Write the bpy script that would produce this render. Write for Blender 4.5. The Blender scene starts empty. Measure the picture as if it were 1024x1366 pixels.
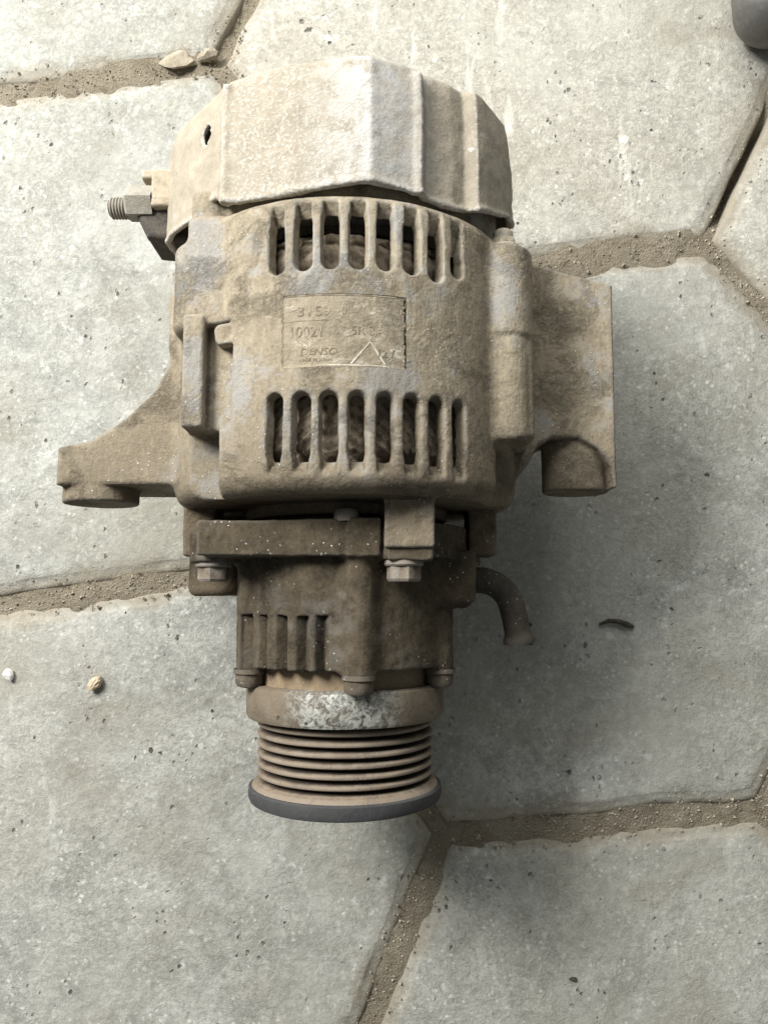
import bpy, bmesh, math, random
import numpy as np

random.seed(7)
rng = np.random.default_rng(11)
S = 0.001                      # everything below is written in millimetres
sc = bpy.context.scene
col = sc.collection
R = math.radians

# ------------------------------------------------------------------ camera
cam_d = bpy.data.cameras.new('camera')
cam_d.sensor_fit = 'VERTICAL'
cam_d.sensor_height = 36.0
cam_d.lens = 36.0 * 1030.0 / 1366.0
cam_d.clip_start = 0.01
cam_d.clip_end = 50.0
cam = bpy.data.objects.new('camera', cam_d)
col.objects.link(cam)
cam.location = (0, 0, 0.342)
cam.rotation_euler = (R(6.0), 0, 0)
sc.camera = cam

# ------------------------------------------------------------------ light
world = bpy.data.worlds.new('World')
sc.world = world
world.use_nodes = True
bg = world.node_tree.nodes['Background']
bg.inputs['Color'].default_value = (0.95, 1.0, 0.985, 1)
bg.inputs['Strength'].default_value = 0.185


def area_lamp(name, loc, target, sx, sy, power, colour):
    d = bpy.data.lights.new(name, 'AREA')
    d.shape = 'RECTANGLE'
    d.size = sx
    d.size_y = sy
    d.energy = power
    d.color = colour
    o = bpy.data.objects.new(name, d)
    col.objects.link(o)
    o.location = loc
    v = [t - l for t, l in zip(target, loc)]
    import mathutils
    o.rotation_euler = mathutils.Vector(v).to_track_quat('-Z', 'Y').to_euler()
    return o


# daylight from an opening up and to the left, and a second one beyond the top of the picture
area_lamp('doorway_light', (-0.58, 0.49, 0.68), (0, 0.08, 0.0), 0.34, 0.34, 19.0, (1.0, 0.99, 0.955))
area_lamp('window_light', (-0.05, 0.80, 0.60), (0, 0.10, 0.0), 0.6, 0.4, 6.0, (1.0, 1.0, 0.97))

sc.view_settings.view_transform = 'Standard'
sc.view_settings.look = 'None'
sc.view_settings.exposure = 0.0
sc.view_settings.gamma = 1.0
sc.render.engine = 'CYCLES'
sc.cycles.max_bounces = 8
sc.cycles.use_denoising = True


# ------------------------------------------------------------------ material helpers
class NT:
    def __init__(self, name):
        self.m = bpy.data.materials.new(name)
        self.m.use_nodes = True
        self.t = self.m.node_tree
        self.n = self.t.nodes
        self.b = self.n['Principled BSDF']
        tc = self.n.new('ShaderNodeTexCoord')
        self.co = tc.outputs['Object']

    def link(self, a, b):
        self.t.links.new(a, b)

    def val(self, sock, v):
        if hasattr(v, 'is_linked'):
            self.link(v, sock)
        elif isinstance(v, (tuple, list)):
            sock.default_value = (*v, 1) if len(v) == 3 and sock.type == 'RGBA' else v
        else:
            sock.default_value = v

    def noise(self, scale, detail=4, rough=0.55, dist=0.0, stretch=None, rot=None):
        n = self.n.new('ShaderNodeTexNoise')
        n.inputs['Scale'].default_value = scale
        n.inputs['Detail'].default_value = detail
        n.inputs['Roughness'].default_value = rough
        n.inputs['Distortion'].default_value = dist
        self.link(self.coords(stretch, rot), n.inputs['Vector'])
        return n.outputs['Fac']

    def coords(self, stretch=None, rot=None):
        if stretch is None and rot is None:
            return self.co
        mp = self.n.new('ShaderNodeMapping')
        if stretch:
            mp.inputs['Scale'].default_value = stretch
        if rot:
            mp.inputs['Rotation'].default_value = rot
        self.link(self.co, mp.inputs['Vector'])
        return mp.outputs['Vector']

    def voro(self, scale, feature='F1', out='Distance', rand=1.0, stretch=None, rot=None, warp=0.45):
        n = self.n.new('ShaderNodeTexVoronoi')
        if warp:
            w = self.n.new('ShaderNodeTexNoise')
            w.inputs['Scale'].default_value = scale * 1.9
            w.inputs['Detail'].default_value = 3
            self.link(self.coords(stretch, rot), w.inputs['Vector'])
            ma = self.n.new('ShaderNodeVectorMath')
            ma.operation = 'MULTIPLY_ADD'
            self.link(w.outputs['Color'], ma.inputs[0])
            ma.inputs[1].default_value = (warp / scale,) * 3
            self.link(self.coords(stretch, rot), ma.inputs[2])
            n.feature = feature
            n.inputs['Scale'].default_value = scale
            n.inputs['Randomness'].default_value = rand
            self.link(ma.outputs[0], n.inputs['Vector'])
            return n.outputs[out]
        n.feature = feature
        n.inputs['Scale'].default_value = scale
        n.inputs['Randomness'].default_value = rand
        self.link(self.coords(stretch, rot), n.inputs['Vector'])
        return n.outputs[out]

    def ramp(self, fac, a, b, c0=0.0, c1=1.0):
        n = self.n.new('ShaderNodeMapRange')
        n.clamp = True
        self.val(n.inputs['Value'], fac)
        n.inputs['From Min'].default_value = a
        n.inputs['From Max'].default_value = b
        n.inputs['To Min'].default_value = c0
        n.inputs['To Max'].default_value = c1
        return n.outputs['Result']

    def math(self, op, a, b=0.0):
        n = self.n.new('ShaderNodeMath')
        n.operation = op
        self.val(n.inputs[0], a)
        self.val(n.inputs[1], b)
        return n.outputs[0]

    def mix(self, fac, a, b):
        n = self.n.new('ShaderNodeMix')
        n.data_type = 'RGBA'
        self.val(n.inputs['Factor'], fac)
        self.val(n.inputs['A'], a)
        self.val(n.inputs['B'], b)
        return n.outputs['Result']

    def point(self):
        g = self.n.new('ShaderNodeNewGeometry')
        return g.outputs['Pointiness']

    def xyz(self):
        s = self.n.new('ShaderNodeSeparateXYZ')
        self.link(self.co, s.inputs[0])
        return s.outputs

    def bump(self, h, dist, strength=1.0, prev=None):
        n = self.n.new('ShaderNodeBump')
        n.inputs['Strength'].default_value = strength
        n.inputs['Distance'].default_value = dist * S
        self.link(h, n.inputs['Height'])
        if prev is not None:
            self.link(prev, n.inputs['Normal'])
        return n.outputs['Normal']

    def done(self, colour, rough=0.85, normal=None, metal=0.0, spec=0.3):
        self.val(self.b.inputs['Base Color'], colour)
        self.val(self.b.inputs['Roughness'], rough)
        self.val(self.b.inputs['Metallic'], metal)
        self.b.inputs['Specular IOR Level'].default_value = spec
        if normal is not None:
            self.link(normal, self.b.inputs['Normal'])
        return self.m


def dusty(name, dust_a, dust_b, bare, bare_amt=0.5, speck=0.5, dirt=(0.10, 0.075, 0.05), bumpy=0.5, edge=(0.510, 0.550), spec=0.25,
          stripes=True, spots=(), pump_end_dark=False, groove=None):
    """casting covered in dried road dust, worn to bare metal in places and on its edges"""
    k = NT(name)
    big = k.noise(38, 5, 0.6, 0.4)
    mid = k.noise(170, 6, 0.62, 0.3)
    fine = k.noise(900, 5, 0.7)
    brushed = k.noise(420, 4, 0.6, 0.2, (1.0, 0.28, 1.0), (0, 0, R(38)))
    c = k.mix(k.ramp(mid, 0.32, 0.68), dust_a, dust_b)
    c = k.mix(k.ramp(fine, 0.52, 0.68, 0, 0.55), c, tuple(v * 0.55 for v in dust_a))
    c = k.mix(k.ramp(fine, 0.46, 0.34, 0, 0.5), c, tuple(min(1, v * 1.25) for v in dust_b))
    # clotted sand stuck on in drifts
    sand = k.noise(520, 6, 0.78, 0.6)
    drift = k.ramp(k.noise(45, 4, 0.6, 0.8), 0.50, 0.62)
    c = k.mix(k.math('MULTIPLY', drift, k.ramp(sand, 0.50, 0.62, 0, 0.6)), c, tuple(min(1, v * 1.35) for v in dust_b))
    c = k.mix(k.math('MULTIPLY', drift, k.ramp(sand, 0.47, 0.38, 0, 0.6)), c, tuple(v * 0.55 for v in dust_a))
    if stripes:
        c = k.mix(k.ramp(brushed, 0.52, 0.70, 0, 0.45), c, tuple(min(1, v * 1.28) for v in dust_b))
    # worn bare metal: patches and edges
    worn = k.ramp(k.math('ADD', big, k.math('MULTIPLY', k.math('SUBTRACT', mid, 0.5), 0.5)), 0.56, 0.68, 0, bare_amt)
    pt = k.point()
    edgew = k.math('MULTIPLY', k.ramp(pt, edge[0], edge[1], 0, 1), k.ramp(fine, 0.3, 0.6, 0.25, 0.9))
    worn = k.math('MAXIMUM', worn, k.math('MULTIPLY', edgew, min(1.0, bare_amt * 1.3)))
    for lx, y, lz, rad in spots:
        vm = k.n.new('ShaderNodeVectorMath')
        vm.operation = 'DISTANCE'
        k.link(k.coords((1, 0.45, 1)), vm.inputs[0])
        vm.inputs[1].default_value = (lx * S, (y - 60.0) * S * 0.45, (lz + 64.0) * S)
        dd = k.math('ADD', vm.outputs['Value'], k.math('MULTIPLY', k.math('SUBTRACT', k.math('ADD', mid, k.math('MULTIPLY', fine, 0.6)), 0.8), 0.020))
        worn = k.math('MAXIMUM', worn, k.ramp(dd, rad * S, rad * S * 0.45, 0, 0.62))
    c = k.mix(worn, c, bare)
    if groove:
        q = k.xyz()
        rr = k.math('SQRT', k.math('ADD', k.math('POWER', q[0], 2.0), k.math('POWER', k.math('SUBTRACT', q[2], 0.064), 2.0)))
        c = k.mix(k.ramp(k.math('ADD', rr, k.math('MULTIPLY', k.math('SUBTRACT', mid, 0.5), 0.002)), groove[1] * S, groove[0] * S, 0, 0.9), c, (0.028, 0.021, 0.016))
    # hollows mixed towards the darker dirt colour
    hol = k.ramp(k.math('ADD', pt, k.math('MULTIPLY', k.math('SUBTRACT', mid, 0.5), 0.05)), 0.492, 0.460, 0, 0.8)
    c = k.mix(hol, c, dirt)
    stain = k.ramp(k.noise(60, 5, 0.7, 1.2), 0.57, 0.72, 0, 0.50)
    c = k.mix(stain, c, dirt)
    if pump_end_dark:      # browner and darker towards the pump end
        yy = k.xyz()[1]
        toward_pump = k.ramp(k.math('ADD', yy, k.math('MULTIPLY', k.math('SUBTRACT', big, 0.5), 0.09)), 0.012, -0.032, 0, 0.78)
        c = k.mix(k.math('MULTIPLY', toward_pump, k.ramp(mid, 0.30, 0.62, 0.35, 1)), c, tuple(v * 1.15 for v in dirt))
    # pale mineral specks and dark pits
    sp = k.ramp(k.voro(520), 0.16, 0.10, 0, speck)
    gate = k.ramp(k.noise(75, 3), 0.50, 0.60)
    c = k.mix(k.math('MULTIPLY', sp, gate), c, (0.78, 0.75, 0.68))
    pit = k.ramp(k.voro(330, stretch=(1.1, 1, 0.9)), 0.12, 0.06, 0, 0.7)
    c = k.mix(k.math('MULTIPLY', pit, k.ramp(k.noise(90, 3), 0.52, 0.62)), c, tuple(v * 0.4 for v in dirt))
    h = k.math('ADD', k.math('MULTIPLY', mid, 0.22), k.math('MULTIPLY', fine, 0.32))
    h = k.math('ADD', h, k.math('MULTIPLY', brushed, 0.3))
    h = k.math('ADD', h, k.math('MULTIPLY', k.math('MULTIPLY', sp, gate), 0.35))
    h = k.math('ADD', h, k.math('MULTIPLY', k.math('MULTIPLY', drift, k.ramp(sand, 0.40, 0.64)), 0.55))
    nrm = k.bump(h, 1.5 * bumpy, 0.9)
    rough = k.ramp(worn, 0, 1, 0.92, 0.55)
    return k.done(c, rough, nrm, 0.0, spec)


def mat_housing():
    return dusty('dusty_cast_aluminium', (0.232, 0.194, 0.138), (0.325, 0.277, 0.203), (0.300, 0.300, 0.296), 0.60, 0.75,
                 (0.095, 0.074, 0.050), 0.80, pump_end_dark=True, spots=(
                     (-43, 106, 46, 8), (-45, 68, 47, 6.5), (52, 98, 37, 7), (12, 64, 58, 9), (-8, 93, 59, 8), (-16, 48, 58, 5),
                     (0, 47, 60, 5), (7, 48, 60, 5), (-9, 48, 60, 5), (20, 60, 57, 5), (18, 112, 57, 5), (-30, 62, 52, 5)))


M = {}
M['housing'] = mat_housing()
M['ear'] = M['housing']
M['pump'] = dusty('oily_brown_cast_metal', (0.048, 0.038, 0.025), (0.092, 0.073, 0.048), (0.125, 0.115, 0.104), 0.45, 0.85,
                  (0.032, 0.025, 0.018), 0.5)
M['greasy'] = dusty('greasy_dark_casting', (0.100, 0.078, 0.052), (0.150, 0.118, 0.080), (0.17, 0.15, 0.13), 0.35, 0.5,
                    (0.045, 0.035, 0.025), 0.45)
M['pump_dark'] = dusty('dark_oily_metal', (0.085, 0.068, 0.048), (0.125, 0.100, 0.070), (0.13, 0.12, 0.11), 0.3, 0.6,
                       (0.035, 0.028, 0.02), 0.4)
M['bolt'] = dusty('dirty_steel_bolt', (0.150, 0.122, 0.090), (0.215, 0.178, 0.135), (0.25, 0.23, 0.205), 0.6, 0.3,
                  (0.07, 0.055, 0.04), 0.3)
M['pale_bolt'] = dusty('dusty_pale_bolt', (0.36, 0.30, 0.22), (0.42, 0.36, 0.27), (0.40, 0.38, 0.33), 0.5, 0.3,
                       (0.14, 0.11, 0.08), 0.3)
M['stud'] = dusty('dusty_grey_terminal', (0.25, 0.225, 0.18), (0.32, 0.29, 0.235), (0.36, 0.345, 0.31), 0.5, 0.2,
                  (0.08, 0.07, 0.055), 0.3)
M['black'] = dusty('dusty_black_plastic', (0.060, 0.055, 0.048), (0.10, 0.088, 0.072), (0.05, 0.05, 0.05), 0.6, 0.2,
                   (0.02, 0.018, 0.015), 0.25)
M['pipe'] = dusty('dark_grey_pipe_metal', (0.032, 0.027, 0.020), (0.058, 0.048, 0.035), (0.055, 0.048, 0.04), 0.5, 0.5,
                  (0.04, 0.034, 0.028), 0.22, spec=0.4)
M['collar'] = dusty('tan_dusty_collar', (0.200, 0.140, 0.080), (0.270, 0.195, 0.115), (0.22, 0.19, 0.15), 0.3, 0.3,
                    (0.07, 0.05, 0.035), 0.3)
M['rust'] = dusty('rusty_pulley_steel', (0.138, 0.104, 0.075), (0.210, 0.165, 0.121), (0.25, 0.21, 0.165), 0.6, 0.15,
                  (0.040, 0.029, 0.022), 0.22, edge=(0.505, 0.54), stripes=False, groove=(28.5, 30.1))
M['rim'] = dusty('dark_blue_grey_steel_rim', (0.030, 0.031, 0.034), (0.048, 0.048, 0.051), (0.075, 0.074, 0.073), 0.5, 0.1,
                 (0.035, 0.033, 0.032), 0.2, stripes=False)
M['winding'] = dusty('dust_caked_winding', (0.250, 0.200, 0.145), (0.345, 0.285, 0.210), (0.30, 0.25, 0.19), 0.2, 0.3,
                     (0.045, 0.033, 0.022), 0.8)


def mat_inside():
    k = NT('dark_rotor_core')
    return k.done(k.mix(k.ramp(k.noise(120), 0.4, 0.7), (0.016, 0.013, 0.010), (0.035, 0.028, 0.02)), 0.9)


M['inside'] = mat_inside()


def mat_cover():
    k = NT('chalky_corroded_cover')
    big = k.noise(24, 4, 0.55, 0.3)
    mid = k.noise(150, 5, 0.6, 0.3)
    crust = k.noise(880, 5, 0.72, 0.25)
    fine = k.noise(1500, 3, 0.6)
    o = k.xyz()
    pt = k.point()
    tan = k.mix(k.ramp(mid, 0.35, 0.68), (0.290, 0.250, 0.190), (0.375, 0.330, 0.258))
    grey = k.mix(k.ramp(fine, 0.35, 0.65), (0.30, 0.295, 0.29), (0.40, 0.395, 0.385))
    # shade of the flank right of the crest put into the colour as grey
    right = k.math('MULTIPLY', k.ramp(o[0], 0.004, 0.013), k.ramp(o[0], 0.032, 0.018))
    c = k.mix(k.math('MULTIPLY', right, k.ramp(mid, 0.35, 0.6, 0.35, 0.95)), tan, grey)
    # chalky flakes on the broad panel
    panel = k.math('MULTIPLY', k.ramp(o[0], -0.040, -0.030, 0.18, 1), k.ramp(o[0], 0.012, 0.006, 0.30, 1))
    amount = k.math('MULTIPLY', panel, k.ramp(big, 0.35, 0.6, 0.45, 1.0))
    flakes = k.math('MULTIPLY', k.ramp(crust, 0.44, 0.60), amount)
    c = k.mix(k.math('MULTIPLY', flakes, 0.70), c, (0.57, 0.54, 0.48))
    chalk = k.math('MULTIPLY', k.math('MULTIPLY', k.ramp(o[0], -0.012, 0.008), k.ramp(o[0], 0.013, 0.009)), k.ramp(mid, 0.36, 0.56))
    c = k.mix(k.math('MULTIPLY', chalk, 0.7), c, (0.60, 0.59, 0.57))
    ed = k.math('MULTIPLY', k.ramp(pt, 0.510, 0.55), k.ramp(crust, 0.40, 0.58, 0.1, 0.8))
    c = k.mix(ed, c, (0.64, 0.63, 0.60))
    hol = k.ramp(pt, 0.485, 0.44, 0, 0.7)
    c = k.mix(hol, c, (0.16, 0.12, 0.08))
    pit = k.math('MULTIPLY', k.ramp(k.voro(260), 0.13, 0.06, 0, 0.6), k.ramp(k.noise(80, 3), 0.52, 0.62))
    c = k.mix(pit, c, (0.09, 0.07, 0.05))
    h = k.math('ADD', k.math('MULTIPLY', flakes, 0.55), k.math('MULTIPLY', crust, k.ramp(o[0], -0.040, -0.030, 0.15, 0.6)))
    h = k.math('ADD', h, k.math('MULTIPLY', mid, 0.5))
    nrm = k.bump(h, 0.5, 0.6)
    return k.done(c, 0.85, nrm, 0.0, 0.3)


M['cover'] = mat_cover()


def mat_ring():
    k = NT('worn_steel_ring')
    mid = k.noise(120, 6, 0.65, 0.4)
    crust = k.noise(480, 5, 0.7, 0.8)
    o = k.xyz()
    dirt = k.mix(k.ramp(mid, 0.35, 0.65), (0.125, 0.098, 0.068), (0.185, 0.150, 0.108))
    metal = k.mix(k.ramp(crust, 0.42, 0.58), (0.12, 0.115, 0.10), (0.50, 0.50, 0.46))
    band = k.math('MULTIPLY', k.ramp(o[0], -0.019, -0.011), k.ramp(o[0], 0.021, 0.011))
    f = k.math('MULTIPLY', band, k.ramp(mid, 0.36, 0.52, 0.2, 1))
    c = k.mix(f, dirt, metal)
    c = k.mix(k.math('MULTIPLY', k.ramp(k.voro(200), 0.2, 0.1), k.ramp(mid, 0.5, 0.6)), c, (0.03, 0.027, 0.022))
    nrm = k.bump(k.math('ADD', crust, mid), 0.35, 0.7)
    return k.done(c, k.ramp(f, 0, 1, 0.85, 0.42), nrm, k.ramp(f, 0, 1, 0, 0.35), 0.4)


M['ring'] = mat_ring()


def mat_plate():
    k = NT('faded_nameplate')
    mid = k.noise(170, 6, 0.62, 0.3)
    fine = k.noise(900, 5, 0.7)
    c = k.mix(k.ramp(mid, 0.32, 0.68), (0.255, 0.214, 0.153), (0.345, 0.295, 0.217))
    c = k.mix(k.ramp(fine, 0.52, 0.68, 0, 0.55), c, (0.17, 0.14, 0.10))
    c = k.mix(k.ramp(k.noise(110, 6, 0.75, 1.2, (1, 1.7, 1)), 0.58, 0.66, 0, 0.7), c, (0.56, 0.52, 0.44))
    sand = k.noise(520, 6, 0.78, 0.6)
    drift = k.math('MULTIPLY', k.ramp(k.noise(60, 4, 0.6, 0.8), 0.42, 0.58), k.ramp(k.xyz()[0], -0.002, 0.018, 0.35, 1))
    c = k.mix(k.math('MULTIPLY', drift, k.ramp(sand, 0.48, 0.62, 0.15, 0.85)), c, (0.40, 0.34, 0.25))
    c = k.mix(k.math('MULTIPLY', drift, k.ramp(sand, 0.48, 0.38, 0, 0.7)), c, (0.15, 0.12, 0.085))
    hh = k.math('ADD', k.math('MULTIPLY', mid, 0.6), k.math('MULTIPLY', fine, 0.5))
    nrm = k.bump(k.math('ADD', hh, k.math('MULTIPLY', drift, k.ramp(sand, 0.4, 0.64))), 0.9, 0.9)
    return k.done(c, 0.85, nrm)


M['plate'] = mat_plate()


def mat_letter(name, a, b):
    k = NT(name)
    return k.done(k.mix(k.ramp(k.noise(300, 4, 0.6), 0.46, 0.54), a, b), 0.85)


M['letter'] = mat_letter('worn_dark_print', (0.165, 0.138, 0.10), (0.30, 0.255, 0.188))
M['line'] = mat_letter('worn_pale_print', (0.56, 0.53, 0.45), (0.40, 0.36, 0.28))


def mat_concrete(name, base, warm, seed):
    k = NT(name)
    mp = k.n.new('ShaderNodeMapping')
    mp.inputs['Location'].default_value = (seed * 1.37, seed * 0.71, seed * 0.3)
    k.link(k.co, mp.inputs['Vector'])
    k.co = mp.outputs['Vector']
    big = k.noise(9, 5, 0.6, 0.5)
    mid = k.noise(48, 7, 0.70, 0.5)
    fine = k.noise(270, 7, 0.72, 0.5)
    grit = k.noise(760, 5, 0.75, 0.2)
    c = k.mix(k.ramp(mid, 0.38, 0.62), tuple(v * 0.70 for v in base), tuple(v * 1.14 for v in base))
    c = k.mix(k.ramp(big, 0.40, 0.62, 0, 0.75), c, warm)
    c = k.mix(k.ramp(fine, 0.52, 0.66, 0, 0.60), c, tuple(v * 1.50 for v in base))
    c = k.mix(k.ramp(fine, 0.47, 0.34, 0, 0.65), c, tuple(v * 0.55 for v in base))
    c = k.mix(k.ramp(grit, 0.52, 0.66, 0, 0.45), c, tuple(v * 0.52 for v in base))
    c = k.mix(k.ramp(grit, 0.47, 0.35, 0, 0.5), c, tuple(v * 1.5 for v in base))
    # pale aggregate and dark pits of mixed sizes
    var = k.noise(40, 4, 0.7)
    w = k.math('MULTIPLY', k.ramp(k.math('SUBTRACT', k.voro(120, warp=0.8), k.ramp(var, 0.42, 0.68, -0.12, 0.10)), 0.28, 0.12, 0, 0.7), k.ramp(k.noise(60, 4), 0.52, 0.64))
    c = k.mix(w, c, (0.74, 0.73, 0.69))
    w2 = k.ramp(k.voro(330, warp=0.7), 0.30, 0.18, 0, 0.55)
    c = k.mix(k.math('MULTIPLY', w2, k.ramp(k.noise(110, 3), 0.52, 0.60)), c, (0.76, 0.75, 0.71))
    p1 = k.math('MULTIPLY', k.ramp(k.math('SUBTRACT', k.voro(105, stretch=(1, 1.25, 1), warp=0.6), k.ramp(var, 0.35, 0.62, 0.02, -0.16)), 0.26, 0.16), k.ramp(k.noise(75, 3), 0.63, 0.70))
    p2 = k.math('MULTIPLY', k.ramp(k.voro(260, stretch=(1, 0.8, 1), warp=0.6), 0.25, 0.14), k.ramp(k.noise(60, 4, 0.7), 0.55, 0.64))
    p1 = k.math('MAXIMUM', p1, p2)
    c = k.mix(k.math('MULTIPLY', p1, 0.9), c, (0.045, 0.042, 0.037))
    scr = k.math('MULTIPLY', k.ramp(k.noise(150, 3, 0.5, 0.3, (1, 0.16, 1), (0, 0, R(-14))), 0.62, 0.70), k.ramp(big, 0.5, 0.6))
    c = k.mix(k.math('MULTIPLY', scr, 0.45), c, tuple(min(1, v * 1.7) for v in base))
    st = k.ramp(k.noise(13, 6, 0.72, 0.6), 0.46, 0.68, 0, 0.6)
    c = k.mix(st, c, tuple(v * q for v, q in zip(base, (0.66, 0.61, 0.53))))
    smooth = k.ramp(k.noise(16, 4, 0.6, 0.4), 0.50, 0.66, 0, 0.32)      # trowelled, worn smooth
    c = k.mix(smooth, c, tuple(v * 1.04 for v in base))
    # soil smeared over the slab's worn shoulder
    at = k.n.new('ShaderNodeAttribute')
    at.attribute_name = 'edge_distance'
    near = k.math('ADD', at.outputs['Fac'], k.math('MULTIPLY', k.math('SUBTRACT', k.noise(28, 5, 0.65, 0.5), 0.5), 26.0))
    near = k.math('ADD', near, k.math('MULTIPLY', k.math('SUBTRACT', fine, 0.5), 8.0))
    c = k.mix(k.ramp(near, 9.5, 0.5, 0, 0.75), c, (0.285, 0.245, 0.182))
    h = k.math('ADD', k.math('MULTIPLY', mid, 0.8), k.math('MULTIPLY', fine, 0.8))
    h = k.math('ADD', h, k.math('MULTIPLY', grit, 0.25))
    h = k.math('SUBTRACT', h, k.math('MULTIPLY', p1, 0.9))
    h = k.math('MULTIPLY', h, k.ramp(smooth, 0, 0.32, 1.0, 0.6))
    nrm = k.bump(h, 1.3, 0.8)
    return k.done(c, 0.92, nrm, 0.0, 0.2)


CONC = [mat_concrete('grey_concrete_slab', (0.378, 0.378, 0.346), (0.365, 0.350, 0.300), 1.0),
        mat_concrete('pale_concrete_slab', (0.425, 0.416, 0.370), (0.418, 0.392, 0.332), 2.3),
        mat_concrete('cool_concrete_slab', (0.380, 0.381, 0.350), (0.362, 0.348, 0.298), 4.1)]


def mat_dirt():
    k = NT('sandy_joint_dirt')
    mid = k.noise(70, 6, 0.65, 0.4)
    fine = k.noise(420, 6, 0.75, 0.3)
    c = k.mix(k.ramp(mid, 0.35, 0.65), (0.285, 0.240, 0.174), (0.390, 0.340, 0.258))
    c = k.mix(k.ramp(fine, 0.5, 0.72, 0, 0.7), c, (0.42, 0.375, 0.29))
    c = k.mix(k.ramp(fine, 0.44, 0.30, 0, 0.7), c, (0.105, 0.082, 0.055))
    nrm = k.bump(k.math('ADD', k.math('ADD', mid, fine), k.noise(1100, 4, 0.7)), 2.2, 1.0)
    return k.done(c, 0.95, nrm, 0, 0.15)


M['dirt'] = mat_dirt()


def mat_stone(name, a, b):
    k = NT(name)
    c = k.mix(k.ramp(k.noise(260, 5, 0.65), 0.38, 0.62), a, b)
    return k.done(c, 0.85, k.bump(k.noise(500, 5, 0.7), 0.4, 0.8), 0, 0.25)


# ------------------------------------------------------------------ mesh helpers
BASE = np.array([-13.5, 60.0, 0.0])      # foot of the alternator, on the floor
AX = 64.0                                # height of its axis


def link_mesh(name, V, F, mat, parent=None, smooth=True, normals=None):
    me = bpy.data.meshes.new(name)
    V = np.asarray(V, dtype=np.float32)
    if isinstance(F, np.ndarray):
        n, w = F.shape
        me.vertices.add(len(V))
        me.vertices.foreach_set('co', V.ravel())
        me.loops.add(n * w)
        me.loops.foreach_set('vertex_index', F.astype(np.int32).ravel())
        me.polygons.add(n)
        me.polygons.foreach_set('loop_start', np.arange(0, n * w, w, dtype=np.int32))
        me.update(calc_edges=True)
        me.validate()
    else:
        me.from_pydata([tuple(map(float, v)) for v in V], [], F)
        me.update()
    if smooth:
        me.polygons.foreach_set('use_smooth', np.ones(len(me.polygons), dtype=bool))
    if normals is not None:
        me.normals_split_custom_set_from_vertices(normals)
    me.materials.append(mat)
    o = bpy.data.objects.new(name, me)
    col.objects.link(o)
    if parent:
        o.parent = parent
    return o


def sharp(o, ang=35):
    """flat facets where the crease is sharper than ang"""
    me = o.data
    bm = bmesh.new()
    bm.from_mesh(me)
    bmesh.ops.recalc_face_normals(bm, faces=bm.faces[:])
    bm.to_mesh(me)
    bm.free()
    me.set_sharp_from_angle(angle=R(ang))
    return o


def loc(V):
    """(lx, y, lz) about the axis, in mm -> local coordinates of the alternator empty, in m"""
    V = np.asarray(V, dtype=np.float64)
    W = np.empty_like(V)
    W[:, 0] = V[:, 0]
    W[:, 1] = V[:, 1] - BASE[1]
    W[:, 2] = V[:, 2] + AX
    return W * S


def smin(a, b, k):
    if k <= 0:
        return np.minimum(a, b)
    h = np.clip(0.5 + 0.5 * (b - a) / k, 0, 1)
    return b + (a - b) * h - k * h * (1 - h)


def smax(a, b, k):
    return -smin(-a, -b, k)


def rbox2(dx, dy, r):
    """two signed distances -> rounded intersection"""
    a = dx + r
    b = dy + r
    return np.minimum(np.maximum(a, b), 0) + np.hypot(np.maximum(a, 0), np.maximum(b, 0)) - r


def poly2(px, pz, pts):
    """signed distance to a polygon (broadcast arrays)"""
    px, pz = np.broadcast_arrays(px, pz)
    d = np.full(px.shape, 1e9, np.float32)
    s = np.ones(px.shape, np.float32)
    n = len(pts)
    for i in range(n):
        ax, az = pts[i]
        bx, bz = pts[i - 1]
        ex, ez = bx - ax, bz - az
        wx, wz = px - ax, pz - az
        t = np.clip((wx * ex + wz * ez) / (ex * ex + ez * ez), 0, 1)
        d = np.minimum(d, (wx - ex * t) ** 2 + (wz - ez * t) ** 2)
        c1 = pz >= az
        c2 = pz < bz
        c3 = ex * wz > ez * wx
        flip = (c1 & c2 & c3) | (~c1 & ~c2 & ~c3)
        s = np.where(flip, -s, s)
    return s * np.sqrt(d)


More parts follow.
